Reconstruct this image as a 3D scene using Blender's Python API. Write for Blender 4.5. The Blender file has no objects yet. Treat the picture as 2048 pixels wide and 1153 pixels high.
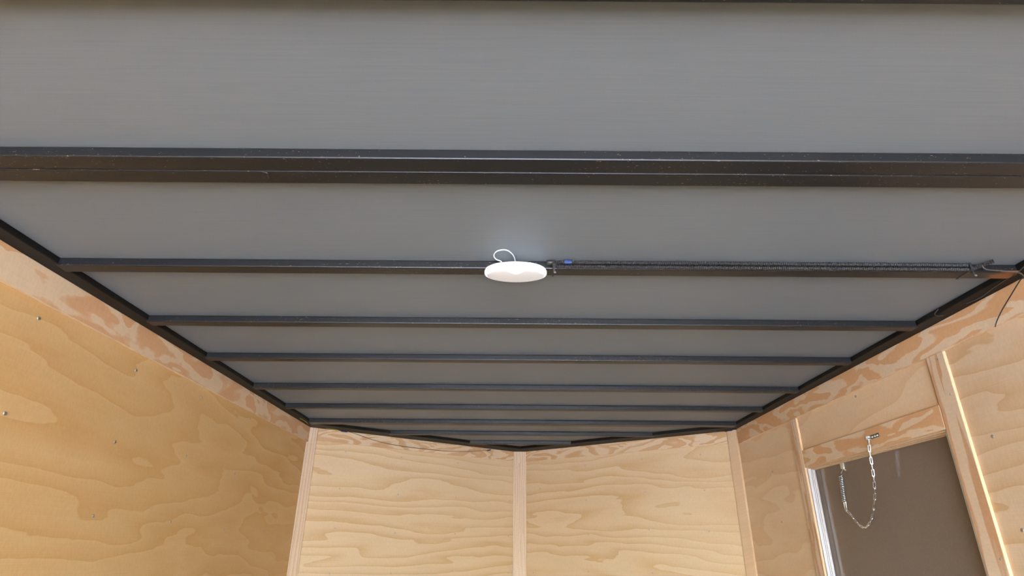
import bpy, bmesh, math, random
from mathutils import Vector, Matrix

random.seed(7)
S = bpy.context.scene
COL = S.collection
Z0 = 1.45                    # camera height above the trailer floor

# ------------------------------------------------------------ camera
def make_camera():
    a, y, r = math.radians(23.8973), math.radians(-0.0528), math.radians(0.4483)
    fwd = Vector((math.sin(y)*math.cos(a), math.cos(y)*math.cos(a), math.sin(a)))
    right = Vector((math.cos(y), -math.sin(y), 0))
    up = right.cross(fwd)
    R = right*math.cos(r) + up*math.sin(r)
    U = up*math.cos(r) - right*math.sin(r)
    cd = bpy.data.cameras.new('camera')
    cd.sensor_fit = 'HORIZONTAL'; cd.sensor_width = 36.0
    cd.lens = 1176.1853/2048*36.0
    cd.clip_start = 0.02; cd.clip_end = 300
    co = bpy.data.objects.new('camera', cd); COL.objects.link(co)
    m = Matrix((R, U, -fwd)).transposed().to_4x4()
    m.translation = (-0.0591, 0, Z0)
    co.matrix_world = m
    S.camera = co
make_camera()

# ------------------------------------------------------------ sky, sun, exposure
wd = bpy.data.worlds.new('sky'); S.world = wd; wd.use_nodes = True
wn = wd.node_tree.nodes; wl = wd.node_tree.links
bg = wn['Background']
sky = wn.new('ShaderNodeTexSky'); sky.sky_type = 'NISHITA'
sky.sun_disc = False
sky.sun_elevation = math.radians(58); sky.sun_rotation = math.radians(250)
sky.air_density = 1.0; sky.dust_density = 2.5; sky.ozone_density = 1.0
wl.new(sky.outputs['Color'], bg.inputs['Color'])
bg.inputs['Strength'].default_value = 0.80

sd = bpy.data.lights.new('sun', 'SUN'); sd.energy = 3.0; sd.angle = math.radians(0.6)
sd.color = (1.0, 0.97, 0.94)
so = bpy.data.objects.new('sun', sd); COL.objects.link(so)
so.rotation_euler = Vector((-0.47, -0.17, 0.866)).to_track_quat('Z', 'Y').to_euler()

pd = bpy.data.lights.new('rear_opening_portal', 'AREA')
pd.shape = 'RECTANGLE'; pd.size = 2.4; pd.size_y = 2.06
pd.cycles.is_portal = True
po = bpy.data.objects.new('rear_opening_portal', pd); COL.objects.link(po)
po.location = (0, -2.43, 1.04); po.rotation_euler = (math.radians(90), 0, 0)

S.view_settings.view_transform = 'Standard'
S.view_settings.look = 'None'
S.view_settings.gamma = 1.0
S.view_settings.use_curve_mapping = False
S.view_settings.exposure = 3.45
S.cycles.max_bounces = 16; S.cycles.diffuse_bounces = 10; S.cycles.glossy_bounces = 6
S.cycles.sample_clamp_indirect = 6.0
S.cycles.caustics_reflective = False

# ------------------------------------------------------------ materials
def lin(c):
    return tuple((x/255/12.92 if x/255 <= 0.04045 else ((x/255+0.055)/1.055)**2.4) for x in c) + (1.0,)

def new_mat(name):
    m = bpy.data.materials.new(name); m.use_nodes = True
    nt = m.node_tree
    return m, nt, nt.nodes, nt.links, nt.nodes['Principled BSDF']

def math_node(nodes, links, op, a, b=None):
    n = nodes.new('ShaderNodeMath'); n.operation = op
    for i, v in enumerate((a, b)):
        if v is None: continue
        if isinstance(v, (int, float)): n.inputs[i].default_value = v
        else: links.new(v, n.inputs[i])
    return n.outputs[0]

def mix_rgb(nodes, links, fac, a, b, mode='MIX'):
    n = nodes.new('ShaderNodeMix'); n.data_type = 'RGBA'; n.blend_type = mode
    for sock, v in ((n.inputs[0], fac), (n.inputs[6], a), (n.inputs[7], b)):
        if isinstance(v, (int, float)): sock.default_value = v
        elif isinstance(v, tuple): sock.default_value = v
        else: links.new(v, sock)
    return n.outputs[2]

def ramp(nodes, links, fac, stops, interp='LINEAR'):
    n = nodes.new('ShaderNodeValToRGB'); links.new(fac, n.inputs[0])
    n.color_ramp.interpolation = interp
    els = n.color_ramp.elements
    while len(els) < len(stops): els.new(0.5)
    for e, (p, c) in zip(els, stops):
        e.position = p; e.color = c if isinstance(c, tuple) else (c, c, c, 1)
    return n.outputs[0]

def noise(nodes, links, vec, scale, detail=2.0, rough=0.5, dist=0.0):
    n = nodes.new('ShaderNodeTexNoise'); n.inputs['Scale'].default_value = scale
    n.inputs['Detail'].default_value = detail; n.inputs['Roughness'].default_value = rough
    n.inputs['Distortion'].default_value = dist
    links.new(vec, n.inputs['Vector'])
    return n.outputs['Fac']

def mapping(nodes, links, vec, scale, loc=(0, 0, 0)):
    n = nodes.new('ShaderNodeMapping'); links.new(vec, n.inputs['Vector'])
    n.inputs['Scale'].default_value = scale; n.inputs['Location'].default_value = loc
    return n.outputs[0]

def wood(name, light, dark, seed, vertical=False, su=1.3, sv=5.0, rings=7.0, slope=3.0,
         warp=0.35, soft=0.55, fibre=0.10, strength=1.0, tick=0.06, plateau=False, jag=0.34, share=0.59):
    """Rotary-cut pine veneer: flowing growth-ring contours, sharp on one side and fading on the other."""
    m, nt, N, Lk, bsdf = new_mat(name)
    uv = N.new('ShaderNodeTexCoord').outputs['UV']
    sep = N.new('ShaderNodeSeparateXYZ'); Lk.new(uv, sep.inputs[0])
    comb = N.new('ShaderNodeCombineXYZ')
    a, b = (sep.outputs[1], sep.outputs[0]) if vertical else (sep.outputs[0], sep.outputs[1])
    Lk.new(a, comb.inputs[0]); Lk.new(b, comb.inputs[1]); comb.inputs[2].default_value = seed*3.17
    vec = comb.outputs[0]
    big = noise(N, Lk, mapping(N, Lk, vec, (su, sv, 1)), 1.0, 2.5, 0.45, warp)
    wig = noise(N, Lk, mapping(N, Lk, vec, (su*7, sv*5, 1)), 1.0, 2.0, 0.5, 0.3)
    f = math_node(N, Lk, 'MULTIPLY', big, rings)
    f = math_node(N, Lk, 'ADD', f, math_node(N, Lk, 'MULTIPLY', b, slope))
    f = math_node(N, Lk, 'ADD', f, math_node(N, Lk, 'MULTIPLY', wig, jag))
    fr = math_node(N, Lk, 'FRACT', f)
    if plateau:
        band = ramp(N, Lk, fr, [(0.0, 1.0), (share*0.65, 0.85), (share*0.92, 0.35), (share, 0.0), (0.965, 0.0), (1.0, 1.0)])
    else:
        band = ramp(N, Lk, fr, [(0.0, 1.0), (soft*0.35, 0.62), (soft, 0.16), (0.93, 0.0), (0.975, 0.05), (1.0, 1.0)])
    vary = noise(N, Lk, mapping(N, Lk, vec, (0.9, 2.2, 1), (4.1, 1.3, 0)), 1.0, 1.0)
    amp = math_node(N, Lk, 'MULTIPLY', band, math_node(N, Lk, 'ADD', math_node(N, Lk, 'MULTIPLY', vary, 1.3), 0.3))
    amp = math_node(N, Lk, 'MULTIPLY', amp, strength)
    col = mix_rgb(N, Lk, amp, light, dark)
    fib = noise(N, Lk, mapping(N, Lk, vec, (6, 420, 1)), 1.0, 3.0, 0.6)
    col = mix_rgb(N, Lk, fibre, col, ramp(N, Lk, fib, [(0.3, (0.5, 0.42, 0.36, 1)), (0.7, (1.0, 1.0, 1.0, 1))]), 'MULTIPLY')
    tk = noise(N, Lk, mapping(N, Lk, vec, (190, 60, 1)), 1.0, 1.0)
    col = mix_rgb(N, Lk, tick, col, ramp(N, Lk, tk, [(0.42, (0.4, 0.32, 0.25, 1)), (0.58, (1, 1, 1, 1))]), 'MULTIPLY')
    cl = noise(N, Lk, mapping(N, Lk, vec, (1.4, 1.4, 1), (9, 2, 0)), 1.0, 2.0)
    col = mix_rgb(N, Lk, 0.22, col, ramp(N, Lk, cl, [(0.35, (0.78, 0.70, 0.60, 1)), (0.65, (1.0, 1.0, 1.0, 1))]), 'MULTIPLY')
    Lk.new(col, bsdf.inputs['Base Color'])
    bsdf.inputs['Roughness'].default_value = 0.62
    bsdf.inputs['Specular IOR Level'].default_value = 0.3
    bp = N.new('ShaderNodeBump'); bp.inputs['Strength'].default_value = 0.12; bp.inputs['Distance'].default_value = 0.002
    Lk.new(fib, bp.inputs['Height']); Lk.new(bp.outputs[0], bsdf.inputs['Normal'])
    return m

M = {}
M['ply_left'] = wood('plywood_left', (0.71, 0.495, 0.24, 1), (0.62, 0.365, 0.135, 1), 1.0, su=1.0, sv=4.5, rings=8, slope=9.0, soft=0.8, strength=0.72, jag=0.5)
M['ply_nl'] = wood('plywood_nose_left', (0.70, 0.55, 0.35, 1), (0.59, 0.39, 0.195, 1), 5.0, su=0.9, sv=6.5, rings=4.5, slope=17.0, soft=0.55, strength=0.8)
M['ply_nr'] = wood('plywood_nose_right', (0.70, 0.55, 0.35, 1), (0.59, 0.39, 0.195, 1), 7.0, su=1.0, sv=6.0, rings=6, slope=13.0, soft=0.6, strength=0.8)
M['ply_right'] = wood('plywood_right', (0.86, 0.69, 0.48, 1), (0.78, 0.545, 0.32, 1), 11.0, su=1.0, sv=3.8, rings=5, slope=7.0, soft=0.7, strength=0.7)
M['ply_right_near'] = wood('plywood_right_near', (0.74, 0.59, 0.42, 1), (0.64, 0.44, 0.25, 1), 14.0, su=1.2, sv=5.5, rings=5, slope=14.0, soft=0.6, strength=0.95)
bl, bd = (0.76, 0.605, 0.42, 1), (0.69, 0.425, 0.235, 1)
M['band_left'] = wood('batten_left', bl, bd, 3.0, su=3.4, sv=9.0, rings=5, slope=9, warp=0.5, strength=1.5, plateau=True)
M['band_right'] = wood('batten_right', (0.82, 0.67, 0.49, 1), (0.75, 0.465, 0.25, 1), 13.0, su=3.0, sv=10.0, rings=6, slope=12, warp=0.5, strength=1.5, plateau=True)
M['band_nose'] = wood('batten_nose', (0.70, 0.55, 0.37, 1), (0.58, 0.365, 0.19, 1), 17.0, su=3.0, sv=9.0, rings=6, slope=14, soft=0.8, warp=0.7, strength=1.2, plateau=True)
M['strip_v'] = wood('batten_vertical', (0.68, 0.54, 0.39, 1), (0.56, 0.385, 0.245, 1), 21.0, vertical=True, su=0.7, sv=14.0, rings=4, slope=60, soft=0.6, strength=0.9)
M['strip_c'] = wood('batten_centre', (0.72, 0.58, 0.41, 1), (0.60, 0.43, 0.28, 1), 25.0, vertical=True, su=2.0, sv=14.0, rings=5, slope=60, soft=0.6, strength=0.9)
M['strip_r'] = wood('batten_right_vertical', (0.77, 0.63, 0.47, 1), (0.64, 0.40, 0.235, 1), 31.0, vertical=True, su=1.3, sv=15.0, rings=5, slope=14, warp=0.5, strength=1.3, plateau=True, share=0.36)
M['strip_d'] = wood('batten_corner', (0.68, 0.51, 0.33, 1), (0.60, 0.40, 0.235, 1), 33.0, vertical=True, su=0.8, sv=12.0, rings=4, slope=20, soft=0.7, strength=0.8)

def simple(name, col, rough=0.5, metal=0.0, spec=0.5):
    m, nt, N, Lk, b = new_mat(name)
    b.inputs['Base Color'].default_value = col if len(col) == 4 else col + (1,)
    b.inputs['Roughness'].default_value = rough; b.inputs['Metallic'].default_value = metal
    b.inputs['Specular IOR Level'].default_value = spec
    return m

def edge_mat():
    m, nt, N, Lk, b = new_mat('plywood_edge')
    obj = N.new('ShaderNodeTexCoord').outputs['Object']
    n = noise(N, Lk, mapping(N, Lk, obj, (30, 600, 30)), 1.0, 2.0)
    Lk.new(ramp(N, Lk, n, [(0.3, (0.60, 0.40, 0.22, 1)), (0.7, (0.80, 0.62, 0.40, 1))]), b.inputs['Base Color'])
    b.inputs['Roughness'].default_value = 0.7
    return m
M['edge'] = edge_mat()

def black_paint(name, rust_at=None, rust_len=0.2, rust_dir=1, flecks=0.5, base=(0.0098, 0.0108, 0.0122, 1), rough=0.38, spec=0.38):
    """Semi-gloss black paint on steel with dust flecks; rust stain near one end where asked."""
    m, nt, N, Lk, b = new_mat(name)
    obj = N.new('ShaderNodeTexCoord').outputs['Object']
    wear = noise(N, Lk, mapping(N, Lk, obj, (150, 330, 330)), 1.0, 2.0, 0.6)
    patch = noise(N, Lk, mapping(N, Lk, obj, (2.2, 6, 6)), 1.0, 2.0)
    w = math_node(N, Lk, 'ADD', wear, math_node(N, Lk, 'MULTIPLY', patch, 0.3))
    mask = ramp(N, Lk, w, [(0.83, 0.0), (0.87, 1.0)])
    col = mix_rgb(N, Lk, math_node(N, Lk, 'MULTIPLY', mask, flecks), base, (0.30, 0.22, 0.14, 1))
    if rust_at is not None:
        sep = N.new('ShaderNodeSeparateXYZ'); Lk.new(obj, sep.inputs[0])
        d = math_node(N, Lk, 'SUBTRACT', sep.outputs[0], rust_at)
        d = math_node(N, Lk, 'DIVIDE', math_node(N, Lk, 'MULTIPLY', d, rust_dir), rust_len)
        rn = noise(N, Lk, mapping(N, Lk, obj, (22, 60, 60)), 1.0, 3.0, 0.6)
        rm = math_node(N, Lk, 'ADD', d, math_node(N, Lk, 'MULTIPLY', rn, 0.9))
        rm = ramp(N, Lk, rm, [(0.75, 0.0), (1.15, 1.0)])
        low = math_node(N, Lk, 'LESS_THAN', sep.outputs[2], Z0+0.6160)
        rm = math_node(N, Lk, 'MULTIPLY', rm, low)
        col = mix_rgb(N, Lk, rm, col, (0.20, 0.075, 0.025, 1))
    Lk.new(col, b.inputs['Base Color'])
    b.inputs['Roughness'].default_value = rough
    b.inputs['Specular IOR Level'].default_value = spec
    bp = N.new('ShaderNodeBump'); bp.inputs['Strength'].default_value = 0.08; bp.inputs['Distance'].default_value = 0.0005
    Lk.new(wear, bp.inputs['Height']); Lk.new(bp.outputs[0], b.inputs['Normal'])
    return m
M['paint'] = black_paint('black_paint')
M['paint_rust_right'] = black_paint('black_paint_rusty_end', 1.065, 0.09, 1)
M['paint_rust_left'] = black_paint('black_paint_flecked', None, flecks=0.9)
M['paint_rail'] = black_paint('black_paint_rail', None, flecks=0.12, base=(0.007, 0.0065, 0.006, 1), rough=0.55, spec=0.2)

def ceiling_mat():
    m, nt, N, Lk, b = new_mat('grey_ceiling_sheet')
    obj = N.new('ShaderNodeTexCoord').outputs['Object']
    st = noise(N, Lk, mapping(N, Lk, obj, (5, 260, 1)), 1.0, 3.0, 0.6)
    fl = noise(N, Lk, mapping(N, Lk, obj, (900, 900, 1)), 1.0, 2.0, 0.6)
    c = ramp(N, Lk, st, [(0.3, (0.173, 0.197, 0.217, 1)), (0.7, (0.187, 0.213, 0.234, 1))])
    c = mix_rgb(N, Lk, 0.25, c, ramp(N, Lk, fl, [(0.35, (0.75, 0.75, 0.75, 1)), (0.65, (1, 1, 1, 1))]), 'MULTIPLY')
    Lk.new(c, b.inputs['Base Color'])
    b.inputs['Roughness'].default_value = 0.5
    b.inputs['Specular IOR Level'].default_value = 0.4
    return m
M['ceiling'] = ceiling_mat()

def door_mat():
    m, nt, N, Lk, b = new_mat('grey_brown_gloss_door_skin')
    obj = N.new('ShaderNodeTexCoord').outputs['Object']
    n = noise(N, Lk, mapping(N, Lk, obj, (500, 500, 500)), 1.0, 2.0, 0.6)
    Lk.new(ramp(N, Lk, n, [(0.3, (0.185, 0.150, 0.122, 1)), (0.7, (0.225, 0.185, 0.152, 1))]), b.inputs['Base Color'])
    b.inputs['Roughness'].default_value = 0.07
    b.inputs['Specular IOR Level'].default_value = 0.27
    return m
M['door'] = door_mat()
M['alu'] = simple('white_aluminium', (0.66, 0.67, 0.68), 0.35, 0.3)
M['gap_shade'] = simple('black_gap_shade', (0.03, 0.03, 0.03), 0.6)  # near-black colour standing in for shade between the jamb ribs
M['zinc'] = simple('bright_zinc', (0.82, 0.83, 0.84), 0.16, 1.0)
M['pale_zinc'] = simple('pale_zinc', (0.74, 0.78, 0.72), 0.3, 0.4)
M['zinc_blue'] = simple('bluish_zinc', (0.60, 0.69, 0.72), 0.25, 1.0)
M['screw'] = simple('grey_screw_head', (0.42, 0.40, 0.36), 0.4, 0.7)
M['white_plastic'] = simple('white_plastic', (0.88, 0.89, 0.90), 0.35)
M['lens'] = simple('milky_lens', (0.80, 0.79, 0.80), 0.40)
def glow(m, col, strength):           # the lamp is lit: its plastic gives off a little cool light
    b = m.node_tree.nodes['Principled BSDF']
    b.inputs['Emission Color'].default_value = col; b.inputs['Emission Strength'].default_value = strength
M['rim_lit'] = simple('lit_rim_plastic', (0.88, 0.89, 0.90), 0.35)
glow(M['rim_lit'], (0.80, 0.91, 1.0, 1), 0.055)
glow(M['lens'], (0.86, 0.93, 1.0, 1), 0.031)
M['white_wire'] = simple('white_wire', (0.85, 0.88, 0.92), 0.4)
M['loom'] = simple('black_loom', (0.030, 0.030, 0.032), 0.32)
M['tie'] = simple('black_nylon', (0.025, 0.025, 0.025), 0.4)
M['tie_end'] = simple('grey_cut_nylon', (0.12, 0.12, 0.12), 0.5)
M['blue'] = simple('blue_tape', (0.016, 0.045, 0.17), 0.5)
M['black_wire'] = simple('black_wire', (0.02, 0.02, 0.02), 0.45)
M['grey_wire'] = simple('grey_wire', (0.065, 0.062, 0.058), 0.45)
M['yellow_wire'] = simple('yellow_wire', (0.55, 0.45, 0.06), 0.45)
M['dark_blue'] = simple('dark_blue_plastic', (0.012, 0.02, 0.07), 0.4)

def floor_mat():
    m, nt, N, Lk, b = new_mat('plywood_floor')
    obj = N.new('ShaderNodeTexCoord').outputs['Object']
    n = noise(N, Lk, mapping(N, Lk, obj, (9, 1.2, 1)), 1.0, 4.0, 0.6, 0.6)
    Lk.new(ramp(N, Lk, n, [(0.3, (0.055, 0.053, 0.051, 1)), (0.7, (0.075, 0.072, 0.069, 1))]), b.inputs['Base Color'])
    b.inputs['Roughness'].default_value = 0.7
    return m
M['floor'] = floor_mat()
def ground_mat():
    m, nt, N, Lk, b = new_mat('pale_concrete')
    obj = N.new('ShaderNodeTexCoord').outputs['Object']
    n = noise(N, Lk, obj, 3.0, 5.0, 0.6)
    Lk.new(ramp(N, Lk, n, [(0.3, (0.42, 0.42, 0.42, 1)), (0.7, (0.52, 0.52, 0.52, 1))]), b.inputs['Base Color'])
    b.inputs['Roughness'].default_value = 0.9
    return m
M['ground'] = ground_mat()

# ------------------------------------------------------------ mesh helpers
class MB:
    def __init__(self):
        self.v = []; self.f = []; self.mi = []
    def quad_box(self, x0, x1, y0, y1, z0, z1, mats=None):
        """box; mats = (face material for -y side, material for the other sides)"""
        b = len(self.v)
        self.v += [(x0,y0,z0),(x1,y0,z0),(x1,y1,z0),(x0,y1,z0),(x0,y0,z1),(x1,y0,z1),(x1,y1,z1),(x0,y1,z1)]
        fs = [(0,3,2,1),(4,5,6,7),(0,1,5,4),(1,2,6,5),(2,3,7,6),(3,0,4,7)]
        for i, q in enumerate(fs):
            self.f.append(tuple(b+k for k in q)); self.mi.append((0 if i in (2, 4) else 1) if mats else 0)
    def prism(self, poly, z0, z1):
        """vertical prism over a counter-clockwise plan polygon"""
        b = len(self.v); n = len(poly)
        self.v += [(x, y, z0) for x, y in poly] + [(x, y, z1) for x, y in poly]
        self.f.append(tuple(b+i for i in reversed(range(n)))); self.mi.append(0)
        self.f.append(tuple(b+n+i for i in range(n))); self.mi.append(0)
        for i in range(n):
            j = (i+1) % n
            self.f.append((b+i, b+j, b+n+j, b+n+i)); self.mi.append(0)
    def tube(self, pts, r, seg=8, closed=False, cap=True, rfun=None):
        P = [Vector(p) for p in pts]; n = len(P); b = len(self.v)
        T = []
        for i in range(n):
            if closed: t = P[(i+1) % n]-P[i-1]
            else: t = P[min(i+1, n-1)]-P[max(i-1, 0)]
            T.append(t.normalized())
        ref = Vector((0, 0, 1)) if abs(T[0].z) < 0.9 else Vector((1, 0, 0))
        N_ = (ref - T[0]*ref.dot(T[0])).normalized()
        for i in range(n):
            N_ = (N_ - T[i]*N_.dot(T[i])).normalized()
            B_ = T[i].cross(N_)
            ri = rfun(i) if rfun else r
            for k in range(seg):
                a = 2*math.pi*k/seg
                self.v.append(tuple(P[i] + (N_*math.cos(a)+B_*math.sin(a))*ri))
        for i in range(n if closed else n-1):
            j = (i+1) % n
            for k in range(seg):
                l = (k+1) % seg
                self.f.append((b+i*seg+k, b+i*seg+l, b+j*seg+l, b+j*seg+k)); self.mi.append(0)
        if cap and not closed:
            self.f.append(tuple(b+k for k in reversed(range(seg)))); self.mi.append(0)
            self.f.append(tuple(b+(n-1)*seg+k for k in range(seg))); self.mi.append(0)
    def lathe(self, prof, seg=48):
        """revolve (radius, z) profile about z; first and last radius may be 0"""
        b = len(self.v); n = len(prof); idx = []
        for r, z in prof:
            if r < 1e-6:
                idx.append([len(self.v)]*seg); self.v.append((0, 0, z))
            else:
                s = len(self.v); idx.append([s+k for k in range(seg)])
                self.v += [(r*math.cos(2*math.pi*k/seg), r*math.sin(2*math.pi*k/seg), z) for k in range(seg)]
        for i in range(n-1):
            for k in range(seg):
                l = (k+1) % seg
                q = []
                for w in (idx[i][k], idx[i][l], idx[i+1][l], idx[i+1][k]):
                    if w not in q: q.append(w)
                if len(q) > 2: self.f.append(tuple(q)); self.mi.append(0)
    def mesh(self, name, mats, smooth=False):
        me = bpy.data.meshes.new(name)
        me.from_pydata(self.v, [], self.f)
        mats = mats if isinstance(mats, (list, tuple)) else [mats]
        for m in mats: me.materials.append(m)
        if len(mats) > 1: me.polygons.foreach_set('material_index', self.mi)
        if smooth: me.polygons.foreach_set('use_smooth', [True]*len(me.polygons))
        uv = me.uv_layers.new(name='UVMap')
        for p in me.polygons:
            for li in p.loop_indices:
                co = me.vertices[me.loops[li].vertex_index].co
                uv.data[li].uv = (co.x + co.y*0.7, co.z + co.y*0.3)
        me.update()
        return me
    def build(self, name, mats, parent=None, smooth=False, bevel=0.0, seg=2, mat_world=None):
        me = self.mesh(name, mats, smooth)
        o = bpy.data.objects.new(name, me); COL.objects.link(o)
        if parent is not None: o.parent = parent
        if mat_world is not None: o.matrix_world = mat_world
        if bevel:
            md = o.modifiers.new('bevel', 'BEVEL'); md.width = bevel; md.segments = seg
            md.limit_method = 'ANGLE'; md.angle_limit = math.radians(40)
        return o

def box_obj(name, dims, mats, parent=None, bevel=0.0, seg=1):
    m = MB(); m.quad_box(*dims, mats=isinstance(mats, (list, tuple)))
    return m.build(name, mats, parent, bevel=bevel, seg=seg)

def smooth_path(pts, sub=8, closed=False):
    P = [Vector(p) for p in pts]; n = len(P); out = []
    rng = range(n) if closed else range(n-1)
    for i in rng:
        if closed: p0, p1, p2, p3 = P[i-1], P[i], P[(i+1) % n], P[(i+2) % n]
        else: p0, p1, p2, p3 = P[max(i-1, 0)], P[i], P[i+1], P[min(i+2, n-1)]
        for k in range(sub):
            t = k/sub
            out.append(0.5*((2*p1)+(p2-p0)*t+(2*p0-5*p1+4*p2-p3)*t*t+(3*p1-p0-3*p2+p3)*t**3))
    if not closed: out.append(P[-1])
    return out

def resample(path, step):
    P = [Vector(p) for p in path]; out = [P[0].copy()]; acc = 0.0
    for a, b in zip(P, P[1:]):
        d = (b-a).length
        while acc + d >= step:
            t = (step-acc)/d; a = a.lerp(b, t); out.append(a.copy()); d = (b-a).length; acc = 0.0
        acc += d
    return out

def empty(name, loc=(0, 0, 0)):
    o = bpy.data.objects.new(name, None); COL.objects.link(o); o.location = loc
    o.empty_display_size = 0.05
    return o

def structure(o):
    o['kind'] = 'structure'; return o

def tag(o, label, cat, group=None):
    o['label'] = label; o['category'] = cat
    if group: o['group'] = group
    return o

def at(p, o):                       # world point -> coordinates of a thing standing at o.location
    return tuple(Vector(p) - o.location)

# ------------------------------------------------------------ dimensions (metres, floor at 0)
HW = 1.2                            # half width between the plywood faces
YN, YA, YR = 3.35, 4.245, -2.4      # nose corners, nose apex, rear opening
HC = Z0 + 0.6328                    # ceiling sheet
HR = Z0 + 0.6163                    # underside of rails
HH = Z0 + 0.6115                    # underside of bows
HB = 1.985                          # lower edge of the top battens
HBN = 1.997
NLEN = math.hypot(HW, YA-YN); C_, S_ = HW/NLEN, (YA-YN)/NLEN
T = 0.009                           # thickness of plywood and battens

# ------------------------------------------------------------ ground and floor
g = MB(); g.quad_box(-40, 40, -60, 40, -0.75, -0.55)
structure(g.build('ground', M['ground']))
fl = MB(); fl.prism([(-HW-0.04, YR-0.06), (HW+0.04, YR-0.06), (HW+0.04, YN), (0, YA+0.04), (-HW-0.04, YN)], -0.10, 0.0)
structure(fl.build('floor', M['floor']))

# ------------------------------------------------------------ ceiling, bows and rails
ce = MB(); ce.prism([(-HW-0.04, YR-0.06), (HW+0.04, YR-0.06), (HW+0.04, YN), (0, YA+0.04), (-HW-0.04, YN)], HC, HC+0.03)
ceiling = structure(ce.build('ceiling', M['ceiling']))

XR = 1.147                          # inner face of the side rails
def bow(y0, w, x0=-XR-0.006, x1=XR+0.006, mat='paint', z1=HH):
    return box_obj('roof_bow', (x0, x1, y0, y0+w, z1, HC-0.0003), M[mat], ceiling, bevel=0.0028, seg=2)
BW = 0.038
for y in (-2.35, -1.95, -1.55, -1.15, -0.72, -0.31, 0.098, 0.478):
    bow(y, BW)
b2a = bow(0.8349, BW, mat='paint_rust_left'); b2a['label'] = 'rear half of the doubled roof bow, flecked with dust and rust'
b2b = bow(0.8349+BW+0.0012, BW, mat='paint_rust_left', z1=HH-0.0006)
b3 = bow(1.2659, BW, mat='paint_rust_right'); b3['label'] = 'roof bow with an orange rust patch at its right end'
for y in (1.647, 2.0146, 2.434, 2.8173):
    bow(y, BW)
bow(3.1796, 0.060)
bow(3.518, BW, -0.785, 0.785)
bow(3.8426, BW, -0.335, 0.325)
# side rails: flat tubes welded at the bow ends
for s in (-1, 1):
    x0, x1 = (XR, HW+0.03) if s > 0 else (-HW-0.03, -XR)
    box_obj('side_rail', (x0, x1, YR-0.05, YN-0.02, HR, HC-0.0002), M['paint_rail'], ceiling, bevel=0.0025, seg=2)
    # nose rail: a wide flat plate along the slanted wall
    m = MB()
    iy0 = 4.076 - XR*0.722
    poly = [(0, 4.076), (s*XR, iy0), (s*(XR+0.002), YN-0.06), (s*(HW+0.03), YN-0.06), (s*(HW+0.03), YN+0.02), (0, YA+0.03)]
    if s > 0: poly = [(x, y) for x, y in poly]
    area = sum(poly[i-1][0]*poly[i][1]-poly[i][0]*poly[i-1][1] for i in range(len(poly)))
    if area < 0: poly.reverse()
    m.prism(poly, HR-0.0004, HC-0.0002)
    m.build('nose_rail', M['paint_rail'], ceiling, bevel=0.002, seg=1)

# ------------------------------------------------------------ walls
# each wall has its own frame: local x along the wall, local -y into the room, z up
def wall_root(name, origin, u, parts, mat):
    m = MB()
    for p in parts: m.quad_box(p[0], p[1], T, T+0.03, p[2], p[3])
    o = m.build(name, mat)
    ang = math.atan2(u[1], u[0])
    o.matrix_world = Matrix.Translation((origin[0], origin[1], 0)) @ Matrix.Rotation(ang, 4, 'Z')
    return structure(o)

def panel(w, x0, x1, z0, z1, mat, name='plywood_panel'):
    return box_obj(name, (x0, x1, 0, T, z0, z1), [M[mat], M['edge']], w, bevel=0.0008)
def batten(w, x0, x1, z0, z1, mat, name='batten', t=T):
    return box_obj(name, (x0, x1, -t, 0, z0, z1), [M[mat], M['edge']], w, bevel=0.0012)

scr = MB()
scr.lathe([(0, -0.0002), (0.0012, -0.0004), (0.0022, 0.0016), (0.0046, 0.0012), (0.0050, 0.0)], 10)
SCREW = scr.mesh('screw', M['screw'], smooth=True)
def screws(w, spots, y=0.0, s=1.0):
    for x, z in spots:
        o = bpy.data.objects.new('screw', SCREW); COL.objects.link(o); o.parent = w
        o.location = (x, y, z); o.rotation_euler = (math.pi/2, random.uniform(0, 3), 0)
        o.scale = (s, s, s)

# left wall
wl_ = wall_root('wall_left', (-HW, 0), (0, 1), [(YR, YN, 0, HR)], M['edge'])
panel(wl_, 0.912, YN, 0.0, HR, 'ply_left')
panel(wl_, -1.528, 0.909, 0.0, HR, 'ply_left')
panel(wl_, YR, -1.531, 0.0, HR, 'ply_left')
batten(wl_, YR, YN-0.004, HB, HR, 'band_left', 'top_batten')
screws(wl_, [(1.328,1.949),(1.736,1.936),(2.143,1.951),(2.579,1.96),(1.328,1.72),(1.73,1.722),(2.131,1.738),(2.535,1.725),
             (1.725,1.523),(2.124,1.523),(2.532,1.511),(1.33,1.523),(2.94,1.72),(2.94,1.515)])

# nose walls
nl = wall_root('wall_front_left', (-HW, YN), (C_, S_), [(0.006, NLEN-0.03, 0, HR)], M['edge'])
panel(nl, 0.008, NLEN-0.009, 0.0, HR, 'ply_nl')
batten(nl, 0.053, 1.440, HBN, HR, 'band_nose', 'top_batten')
batten(nl, -0.009, 0.050, 0.0, HR, 'strip_v', 'corner_batten')
screws(nl, [(0.231,1.955),(0.588,1.955),(0.993,1.954),(1.409,1.941),(0.221,1.751),(0.585,1.738),(0.988,1.742),(1.414,1.742),
            (0.223,1.544),(0.586,1.527),(0.994,1.529),(1.404,1.524),(0.222,1.32),(0.581,1.316),(0.987,1.322),(1.406,1.306)], s=0.9)
nr = wall_root('wall_front_right', (0, YA), (C_, -S_), [(0.03, NLEN-0.006, 0, HR)], M['edge'])
panel(nr, 0.009, NLEN-0.008, 0.0, HR, 'ply_nr')
batten(nr, 0.056, 1.449, HBN, HR, 'band_nose', 'top_batten')
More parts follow.
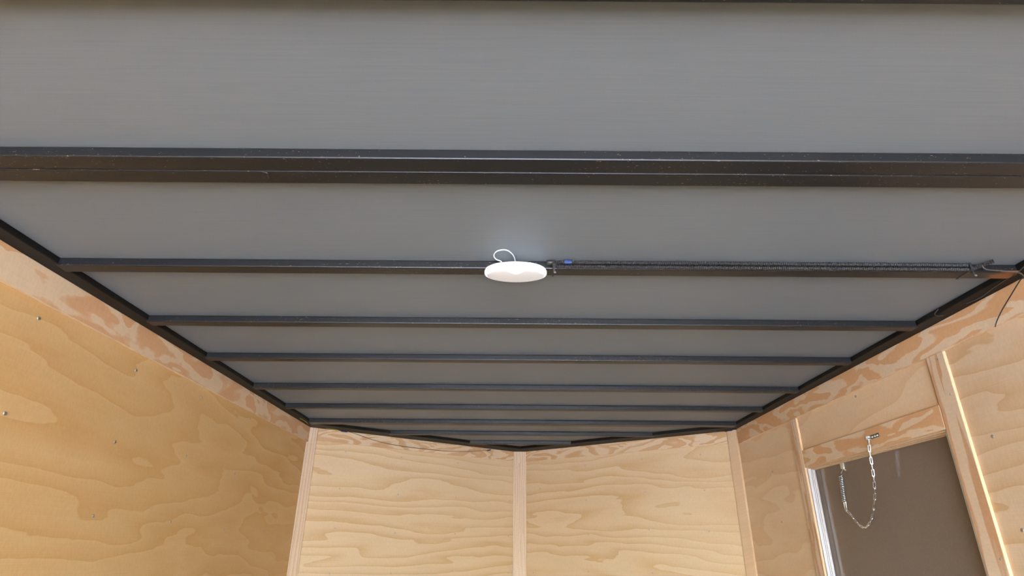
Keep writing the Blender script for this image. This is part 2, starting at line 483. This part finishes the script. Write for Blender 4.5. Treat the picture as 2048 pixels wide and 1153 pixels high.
screws(nr, [(0.521,1.943),(0.917,1.953),(1.283,1.951),(0.167,1.818),(0.518,1.732),(0.922,1.763),(1.282,1.757),
            (0.523,1.532),(0.928,1.556),(1.28,1.542),(0.514,1.326),(0.928,1.329),(0.107,1.308)], s=0.9)
# flat batten bridging the nose apex
def bridge(name, parent, poly, z0, z1, mat):
    m = MB(); m.prism(poly, z0, z1)
    o = m.build(name, M[mat], parent, bevel=0.001, seg=1)
    o.matrix_parent_inverse = parent.matrix_world.inverted()
    return o
ux, uy = 0.055*C_, 0.055*S_
o = bridge('centre_batten', nr, [(-ux, YA-uy-0.010), (ux, YA-uy-0.010), (ux, YA-uy), (0, YA-0.002), (-ux, YA-uy)], 0.0, HR, 'strip_c')

# right wall with the doorway (local x = -Y)
DY0, DY1, DZ = 1.722, 2.600, 1.772
wr = wall_root('wall_right', (HW, 0), (0, -1),
               [(-YN, -DY1, 0, HR), (-DY1, -DY0, DZ, HR), (-DY0, -YR, 0, HR)], M['edge'])
panel(wr, -YN, -DY1-0.002, 0.0, HR, 'ply_right')
panel(wr, -DY1, -DY0, DZ+0.002, HR, 'ply_right')
panel(wr, -DY0+0.002, 0.74, 0.0, HR, 'ply_right_near')
panel(wr, 0.743, -YR, 0.0, HR, 'ply_right')
batten(wr, -YN+0.05, -YR, HB, HR, 'band_right', 'top_batten')
batten(wr, -2.664, -2.598, 0.0, HB-0.001, 'strip_r', 'door_batten')
batten(wr, -1.709, -1.634, 0.0, HB-0.001, 'strip_r', 'door_batten')
batten(wr, -2.596, -1.711, DZ, 1.844, 'band_right', 'header_batten')
screws(wr, [(-2.126,1.98-0.012),(-1.562,1.727),(-2.936,1.571),(-2.946,1.797),(-1.18,1.727),(-1.562,1.5)])
screws(wr, [(-1.662,1.967),(-1.652,1.861),(-1.65,1.434),(-2.63,1.9),(-2.628,1.5)], y=-T, s=0.7)
# right corner batten: laid across the corner between nose wall and right wall
cx_, cy_ = 1.449*C_, YA-1.449*S_
o = bridge('corner_batten', wr, [(cx_-0.004, cy_-0.009), (HW-T, 3.325), (HW, 3.325), (HW, YN-0.004), (cx_+0.002, cy_)], 0.0, HR, 'strip_d')

# ------------------------------------------------------------ door in the right wall
door = MB(); DX = 1.233
door.quad_box(DX, DX+0.035, DY0-0.02, DY1+0.02, 0.02, DZ+0.03)
door_o = structure(door.build('door_1', M['door'], bevel=0.002))
JY = DY1-0.004
ribs = [(1.2015, 1.2130, 0.008), (1.2160, 1.2190, 0.006), (1.2220, 1.2265, 0.007), (1.2295, DX-0.0005, 0.004)]
for yy, sg in ((DY1, -1), (DY0, 1)):
    m = MB()
    for a, b, d in ribs: m.quad_box(a, b, min(yy+sg*d, yy-sg*0.012), max(yy+sg*d, yy-sg*0.012), 0.0, DZ)
    m.build('side_jamb', M['alu'], door_o, bevel=0.0008, seg=2)
    m = MB(); m.quad_box(1.2020, DX-0.001, min(yy-sg*0.011, yy-sg*0.002), max(yy-sg*0.011, yy-sg*0.002), 0.0, DZ-0.001)
    m.build('jamb_shade_strip', M['gap_shade'], door_o)  # dark strip added behind the ribs, painting in the shade of the gaps
m = MB()
for a, b, d in ((1.2015, 1.210, 0.004), (1.210, 1.2125, -0.006), (1.212, 1.222, 0.007), (1.222, DX-0.001, 0.009)):
    m.quad_box(a, b, DY0+0.004, DY1-0.009, DZ-d, DZ+0.012)
m.build('head_stop', M['edge'], door_o, bevel=0.0008, seg=1)
m = MB(); m.quad_box(1.2, DX+0.03, DY0, DY1, -0.01, 0.02); m.build('threshold', M['alu'], door_o)
# anchor plate and eye on the door skin
m = MB()
m.quad_box(DX-0.004, DX+0.0005, 2.362, 2.384, 1.742, 1.763)
m.tube(smooth_path([(DX-0.003, 2.366, 1.757), (1.226, 2.358, 1.757), (1.222, 2.352, 1.750), (1.221, 2.348, 1.740), (1.225, 2.344, 1.733)], 4), 0.0020, 6)
m.build('chain_anchor', M['pale_zinc'], door_o, smooth=False)

# ------------------------------------------------------------ safety chain with bracket and spring
ch = tag(empty('door_chain', (1.191, 2.06, 1.811)), 'zinc safety chain with a coil spring hanging across the grey-brown door', 'chain')
m = MB()
m.quad_box(1.1885, 1.1912, 2.024, 2.092, 1.8045, 1.8195)
m.quad_box(1.1800, 1.1912, 2.0905, 2.0935, 1.8045, 1.8195)
m.v = [at(v, ch) for v in m.v]
br = m.build('bracket', M['zinc'], ch, bevel=0.0008, seg=1)
rv = MB(); rv.lathe([(0, 0.004), (0.0025, 0.0035), (0.0042, 0.0015), (0.0045, 0)], 10)
RV = rv.mesh('rivet', M['zinc'], True)
for y in (2.036, 2.050, 2.066):
    o = bpy.data.objects.new('rivet', RV); COL.objects.link(o); o.parent = br
    o.location = at((1.1885, y, 1.812), ch); o.rotation_euler = (0, -math.pi/2, 0)
pts = [(1.1862,2.0850,1.8065),(1.1865,2.0975,1.7640),(1.188,2.1025,1.7315),(1.190,2.1134,1.6836),(1.193,2.1312,1.6361),(1.196,2.1562,1.5973),
       (1.201,2.1939,1.5588),(1.204,2.231,1.5358),(1.206,2.264,1.527),(1.207,2.2928,1.5329),(1.207,2.3182,1.5525),(1.206,2.341,1.5759),(1.205,2.3600,1.5893)]
path = smooth_path(pts, 10)
nodes_ = resample(path, 0.0205)
lk = MB()
loop = []
hl, rad = 0.0098, 0.0032
for k in range(9):
    a = -math.pi/2 + math.pi*k/8; loop.append((hl + rad*math.cos(a), rad*math.sin(a), 0))
for k in range(9):
    a = math.pi/2 + math.pi*k/8; loop.append((-hl + rad*math.cos(a), rad*math.sin(a), 0))
lk.tube(loop, 0.0016, 6, closed=True)
LINK = lk.mesh('link', M['zinc'], True)
for i, (a, b) in enumerate(zip(nodes_, nodes_[1:])):
    o = bpy.data.objects.new('link', LINK); COL.objects.link(o); o.parent = ch
    d = (b-a).normalized()
    q = d.to_track_quat('X', 'Z')
    roll = Matrix.Rotation((0.35 if i % 2 else 0.35+math.pi/2) + 0.15*math.sin(i*1.7), 4, 'X')
    o.matrix_local = Matrix.Translation(at((a+b)/2, ch)) @ q.to_matrix().to_4x4() @ roll
# coil spring with its end hooks
s0, s1 = Vector((1.2190, 2.3739, 1.7151)), Vector((1.2050, 2.3617, 1.6194))
ax = (s1-s0); ln = ax.length; ax.normalize()
p1 = Vector((1, 0, 0)); p1 = (p1-ax*p1.dot(ax)).normalized(); p2 = ax.cross(p1)
turns = 15; sp = []
for k in range(turns*12+1):
    t = k/(turns*12); a = 2*math.pi*turns*t
    sp.append(at(s0 + ax*(ln*t) + (p1*math.cos(a)+p2*math.sin(a))*0.0072, ch))
m = MB(); m.tube(sp, 0.0019, 6)
spring = m.build('spring', M['zinc_blue'], ch, smooth=True)
m = MB()
e1 = Vector((1.2043, 2.3625, 1.5885))
m.tube(smooth_path([at(s1-ax*0.002+p2*0.0065, ch), at(s1.lerp(e1, .5)+p2*0.006, ch), at(e1+p2*0.004, ch), at(e1-p2*0.004, ch),
                    at(s1.lerp(e1, .5)-p2*0.006, ch), at(s1-ax*0.002-p2*0.0065, ch)], 6), 0.0016, 6)
m.tube(smooth_path([at(e1, ch), at(e1+Vector((-0.001, -0.007, 0.004)), ch), at(e1+Vector((-0.001, -0.011, 0.013)), ch)], 6), 0.0016, 6)
m.build('hook', M['zinc'], ch, smooth=True)
m = MB()
m.tube(smooth_path([at(s0+ax*0.002+p2*0.0072, ch), at(s0-ax*0.009+p2*0.004, ch), at((1.2205, 2.368, 1.729), ch), at((1.2215, 2.352, 1.7385), ch), at((1.2225, 2.345, 1.7375), ch)], 6), 0.0017, 6)
m.build('hook', M['zinc'], ch, smooth=True)

# ------------------------------------------------------------ dome light
dl = empty('dome_light', (-0.052, 1.257, HH-0.0125))
tag(dl, 'round white dome light under the roof bow in the middle of the ceiling', 'light')
dl.rotation_euler = (math.radians(12), 0, 0)
RL = 0.0735
m = MB()
m.lathe([(0, 0.0095), (0.040, 0.0095), (RL-0.008, 0.0085), (RL-0.0025, 0.0055), (RL, 0.0005), (RL, -0.0055), (RL-0.0015, -0.0085), (RL-0.0035, -0.0095), (RL-0.0050, -0.0090), (RL-0.0055, -0.006), (0, -0.006)], 72)
m.build('rim', M['rim_lit'], dl, smooth=True)
m = MB()
prof = [(0, -0.006)] + [(RL-0.0056, -0.006)] + [((RL-0.0058)*math.cos(a), -0.0092-0.0062*math.sin(a)) for a in [math.pi/2*k/10 for k in range(10)]] + [(0, -0.0154)]
m.lathe(prof, 72)
m.build('lens', M['lens'], dl, smooth=True)
# switch tab: a bell-shaped tongue of the rim dipping into the lens on the rear side
m = MB(); nseg = 40; top = []; W_ = 0.056
rows = 6
def bell(t):                        # t in -1..1
    return 0.5*(1+math.cos(math.pi*t))
vid = []
for i in range(nseg+1):
    t = -1+2*i/nseg; x = t*W_
    x = t*0.028
    yo = -math.sqrt(RL**2-x*x)+0.003
    yi = yo + 0.006 + 0.030*bell(t)**1.2
    row = []
    for j in range(rows+1):
        s = j/rows
        y = yo+(yi-yo)*s
        r_ = math.hypot(x, y)/(RL-0.0058)
        lensz = -0.0092-0.0062*math.sqrt(max(0, 1-min(1, r_)**2))
        z = min(-0.0108, lensz-0.0012)*1.0 if s < 0.999 else lensz+0.0006
        row.append(len(m.v)); m.v.append((x, y, z - 0.0008*math.sin(math.pi*s)*bell(t)))
    vid.append(row)
for i in range(nseg):
    for j in range(rows):
        m.f.append((vid[i][j], vid[i][j+1], vid[i+1][j+1], vid[i+1][j])); m.mi.append(0)
tab = m.build('switch_tab', M['rim_lit'], dl, smooth=True)
sol = tab.modifiers.new('thick', 'SOLIDIFY'); sol.thickness = 0.002; sol.offset = 0
m = MB(); m.lathe([(0, 0.012), (0.020, 0.012), (0.024, 0.006), (0.024, 0.0)], 32)
m.build('mounting_base', M['white_plastic'], dl, smooth=True)
# lead wire loop lying up by the ceiling
m = MB()
inv = Matrix.LocRotScale(dl.location, dl.rotation_euler, None).inverted()
lp = [(-0.074,1.292,2.062),(-0.080,1.2700,2.0745),(-0.0883,1.2560,2.0765),(-0.0987,1.2475,2.077),(-0.1032,1.2268,2.077),(-0.0958,1.2064,2.077),(-0.0804,1.1987,2.077),(-0.0689,1.2047,2.077),(-0.0585,1.2248,2.077),(-0.0536,1.2500,2.0765),(-0.052,1.2600,2.068),(-0.052,1.262,2.056)]
lp = lp[1:]
m.tube([inv @ p for p in smooth_path(lp, 8)], 0.0014, 8)
m.build('lead_wire', M['white_wire'], dl, smooth=True)

# ------------------------------------------------------------ split loom along the roof bow
def loom(name, base, r, label):
    pth = resample(smooth_path(base, 10), 0.0024)
    o = empty(name, base[0])
    m = MB(); m.tube([at(p, o) for p in pth], r, 10, rfun=lambda i: r*(1.10 if i % 2 else 0.76))
    m.build('corrugated_sleeve', M['loom'], o)
    return tag(o, label, 'conduit', None)
r_ = 0.0047
up = []
lo = []
for k in range(21):
    t = k/20; x = 0.045 + (1.028-0.045)*t
    tw = math.sin(t*11+0.5)
    sp_ = 1.0 if 0.02 < t < 0.98 else 0.75
    up.append((x, 1.2595-0.0003*tw, 2.0763 - 0.0012*(1-sp_) - 0.0002*(1+tw)))
    lo.append((x, 1.2592+0.0003*tw, 2.0648 + 0.0002*tw))
up = [(0.030, 1.2585, 2.0750)] + up
lo = lo + [(1.036, 1.258, 2.0665), (1.046, 1.254, 2.0695), (1.058, 1.246, 2.0735), (1.072, 1.237, 2.0765)]
o1 = loom('flexible_conduit', up, r_, 'upper black corrugated loom running along the roof bow right of the light')
o2 = loom('flexible_conduit', lo, r_, 'lower black corrugated loom on the roof bow, its cut right end turned up')
m = MB(); m.tube([at(p, o1) for p in ((0.064, 1.2590, 2.0766), (0.072, 1.2590, 2.0766), (0.081, 1.2590, 2.0766))], 0.0056, 10)
m.build('tape_sleeve', M['blue'], o1)
m = MB(); m.tube([at(p, o1) for p in ((0.022, 1.257, 2.073), (0.030, 1.257, 2.0738), (0.040, 1.2575, 2.0742))], 0.0068, 10)
m.build('tape_wrap', M['tie'], o1, smooth=True)

def cable_tie(x, lean, label):
    o = empty('cable_tie', (x, 1.262, HH-0.001))
    w = 0.0025
    m = MB()
    yz = [(1.2520, 2.0790), (1.2518, 2.0600), (1.2560, HH-0.0014), (1.3055, HH-0.0014), (1.3055, HH-0.0003), (1.2575, HH-0.0003), (1.2535, 2.0605), (1.2535, 2.0790)]
    n = len(yz)
    for sx in (-w, w): m.v += [at((x+sx, a, b), o) for a, b in yz]
    m.f.append(tuple(range(n))); m.f.append(tuple(reversed(range(n, 2*n)))); m.mi += [0, 0]
    for i in range(n):
        j = (i+1) % n; m.f.append((i, i+n, j+n, j)); m.mi.append(0)
    m.build('strap', M['tie'], o)
    m = MB(); m.quad_box(-0.0042, 0.0042, -0.0125, -0.0065, 0.001, 0.0085)
    m.build('lock_head', M['tie'], o, bevel=0.001, seg=1)
    m = MB(); m.quad_box(-0.0022+lean*0.2, 0.0022+lean*0.2, -0.0100, -0.0085, -0.013, 0.002)
    m.build('tail', M['tie'], o)
    m = MB(); m.quad_box(-0.0022+lean, 0.0030+lean, -0.0105, -0.0080, -0.0165, -0.0125)
    m.build('cut_end', M['tie_end'], o)
    return tag(o, label, 'cable tie')
cable_tie(0.0390, 0.0012, 'black cable tie round the looms just right of the dome light')
cable_tie(1.0285, 0.0035, 'black cable tie near the turned-up right end of the looms')

# ------------------------------------------------------------ loose wires
def wire(name, pts, r, mat, label, blobs=(), bmat='dark_blue', br=0.0045):
    o = empty(name, pts[0])
    m = MB(); m.tube([at(p, o) for p in smooth_path(pts, 8)], r, 6)
    m.build('strand', M[mat], o, smooth=True)
    for p, q in blobs:
        m = MB(); P, Q = Vector(p), Vector(q)
        pp = [P.lerp(Q, k/6) for k in range(7)]
        m.tube([at(v, o) for v in pp], br, 8, rfun=lambda i: br*(0.55, 0.9, 1.0, 0.85, 1.0, 0.9, 0.5)[i])
        m.build('crimp_connector', M[bmat], o, smooth=True)
    return tag(o, label, 'wire')
wire('wire', [(-1.0231,3.457,2.0639),(-0.9869,3.484,2.0606),(-0.8928,3.5542,2.0366),(-0.8157,3.6116,2.023),(-0.7173,3.6851,2.0157),(-0.6156,3.7609,2.0149),(-0.4884,3.8558,2.0165),(-0.363,3.9493,2.0281),(-0.2865,4.0063,2.0402),(-0.2078,4.0651,2.0543)],
     0.0013, 'black_wire', 'thin black wire sagging in front of the left nose panel',
     blobs=[((-1.045,3.442,2.064),(-1.012,3.466,2.0625)), ((-0.222,4.054,2.050),(-0.196,4.072,2.058))])
wire('wire', [(-1.1101,3.3734,2.0655),(-1.09,3.3884,2.0645),(-1.0662,3.4062,2.0640),(-1.048,3.4197,2.0610)], 0.0016, 'yellow_wire',
     'short yellow wire under the nose rail right of the left corner')
wire('wire', [(-1.165,3.0902,2.0637),(-1.165,3.1376,2.0655),(-1.165,3.1892,2.0645),(-1.167,3.2238,2.0625)], 0.0016, 'yellow_wire',
     'short yellow wire under the left side rail beside the nose corner',
     blobs=[((-1.167, 3.222, 2.0625), (-1.168, 3.246, 2.061))], br=0.003)
wire('wire', [(1.1779,1.2872,2.0585),(1.172,1.285,2.0545),(1.165,1.2862,2.0505),(1.165,1.3214,2.0298),(1.165,1.3621,2.0049),(1.167,1.3912,1.9854),(1.1800,1.4170,1.9790)], 0.0013, 'black_wire',
     'thin black wire hanging from the right rail down to the batten edge')
wire('wire', [(1.050,1.247,2.0700),(1.0593,1.2486,2.0600),(1.0929,1.2508,2.0585),(1.138,1.2598,2.0585),(1.160,1.272,2.0600),(1.1779,1.2872,2.0590)], 0.0016, 'grey_wire',
     'grey wire from the loom end across the rusty bow to the right rail')
wire('wire', [(1.128,1.2176,2.0600),(1.1439,1.266,2.0580),(1.1542,1.3001,2.0635),(1.1632,1.3628,2.0645),(1.176,1.4236,2.0645),(1.1685,1.467,2.0645)], 0.0011, 'grey_wire',
     'thin grey wire lying along the right side rail beyond the rusty bow')
wire('wire', [(1.1445,1.5411,2.0770),(1.1445,1.5583,2.0705),(1.1445,1.5542,2.0620),(1.150,1.5368,2.0560)], 0.0012, 'grey_wire',
     'short curled grey wire end poking from the right side rail')
wire('wire_stub', [(-0.5060,0.8738,2.0602),(-0.4985,0.8752,2.0585),(-0.4970,0.8790,2.0575),(-0.4990,0.8895,2.0575)], 0.0013, 'black_wire',
     'tiny bent wire stub in the joint of the doubled roof bow, left of centre')
wire('wire', [(1.1400,3.3480,2.0650),(1.1430,3.3500,2.0600),(1.150,3.344,2.060),(1.1705,3.3346,2.0640)], 0.0014, 'black_wire',
     'short black wire with blue crimp ends in the right nose corner',
     blobs=[((1.084,3.387,2.0645),(1.102,3.375,2.0640)), ((1.160,3.336,2.0630),(1.176,3.326,2.0640))], bmat='blue', br=0.004)
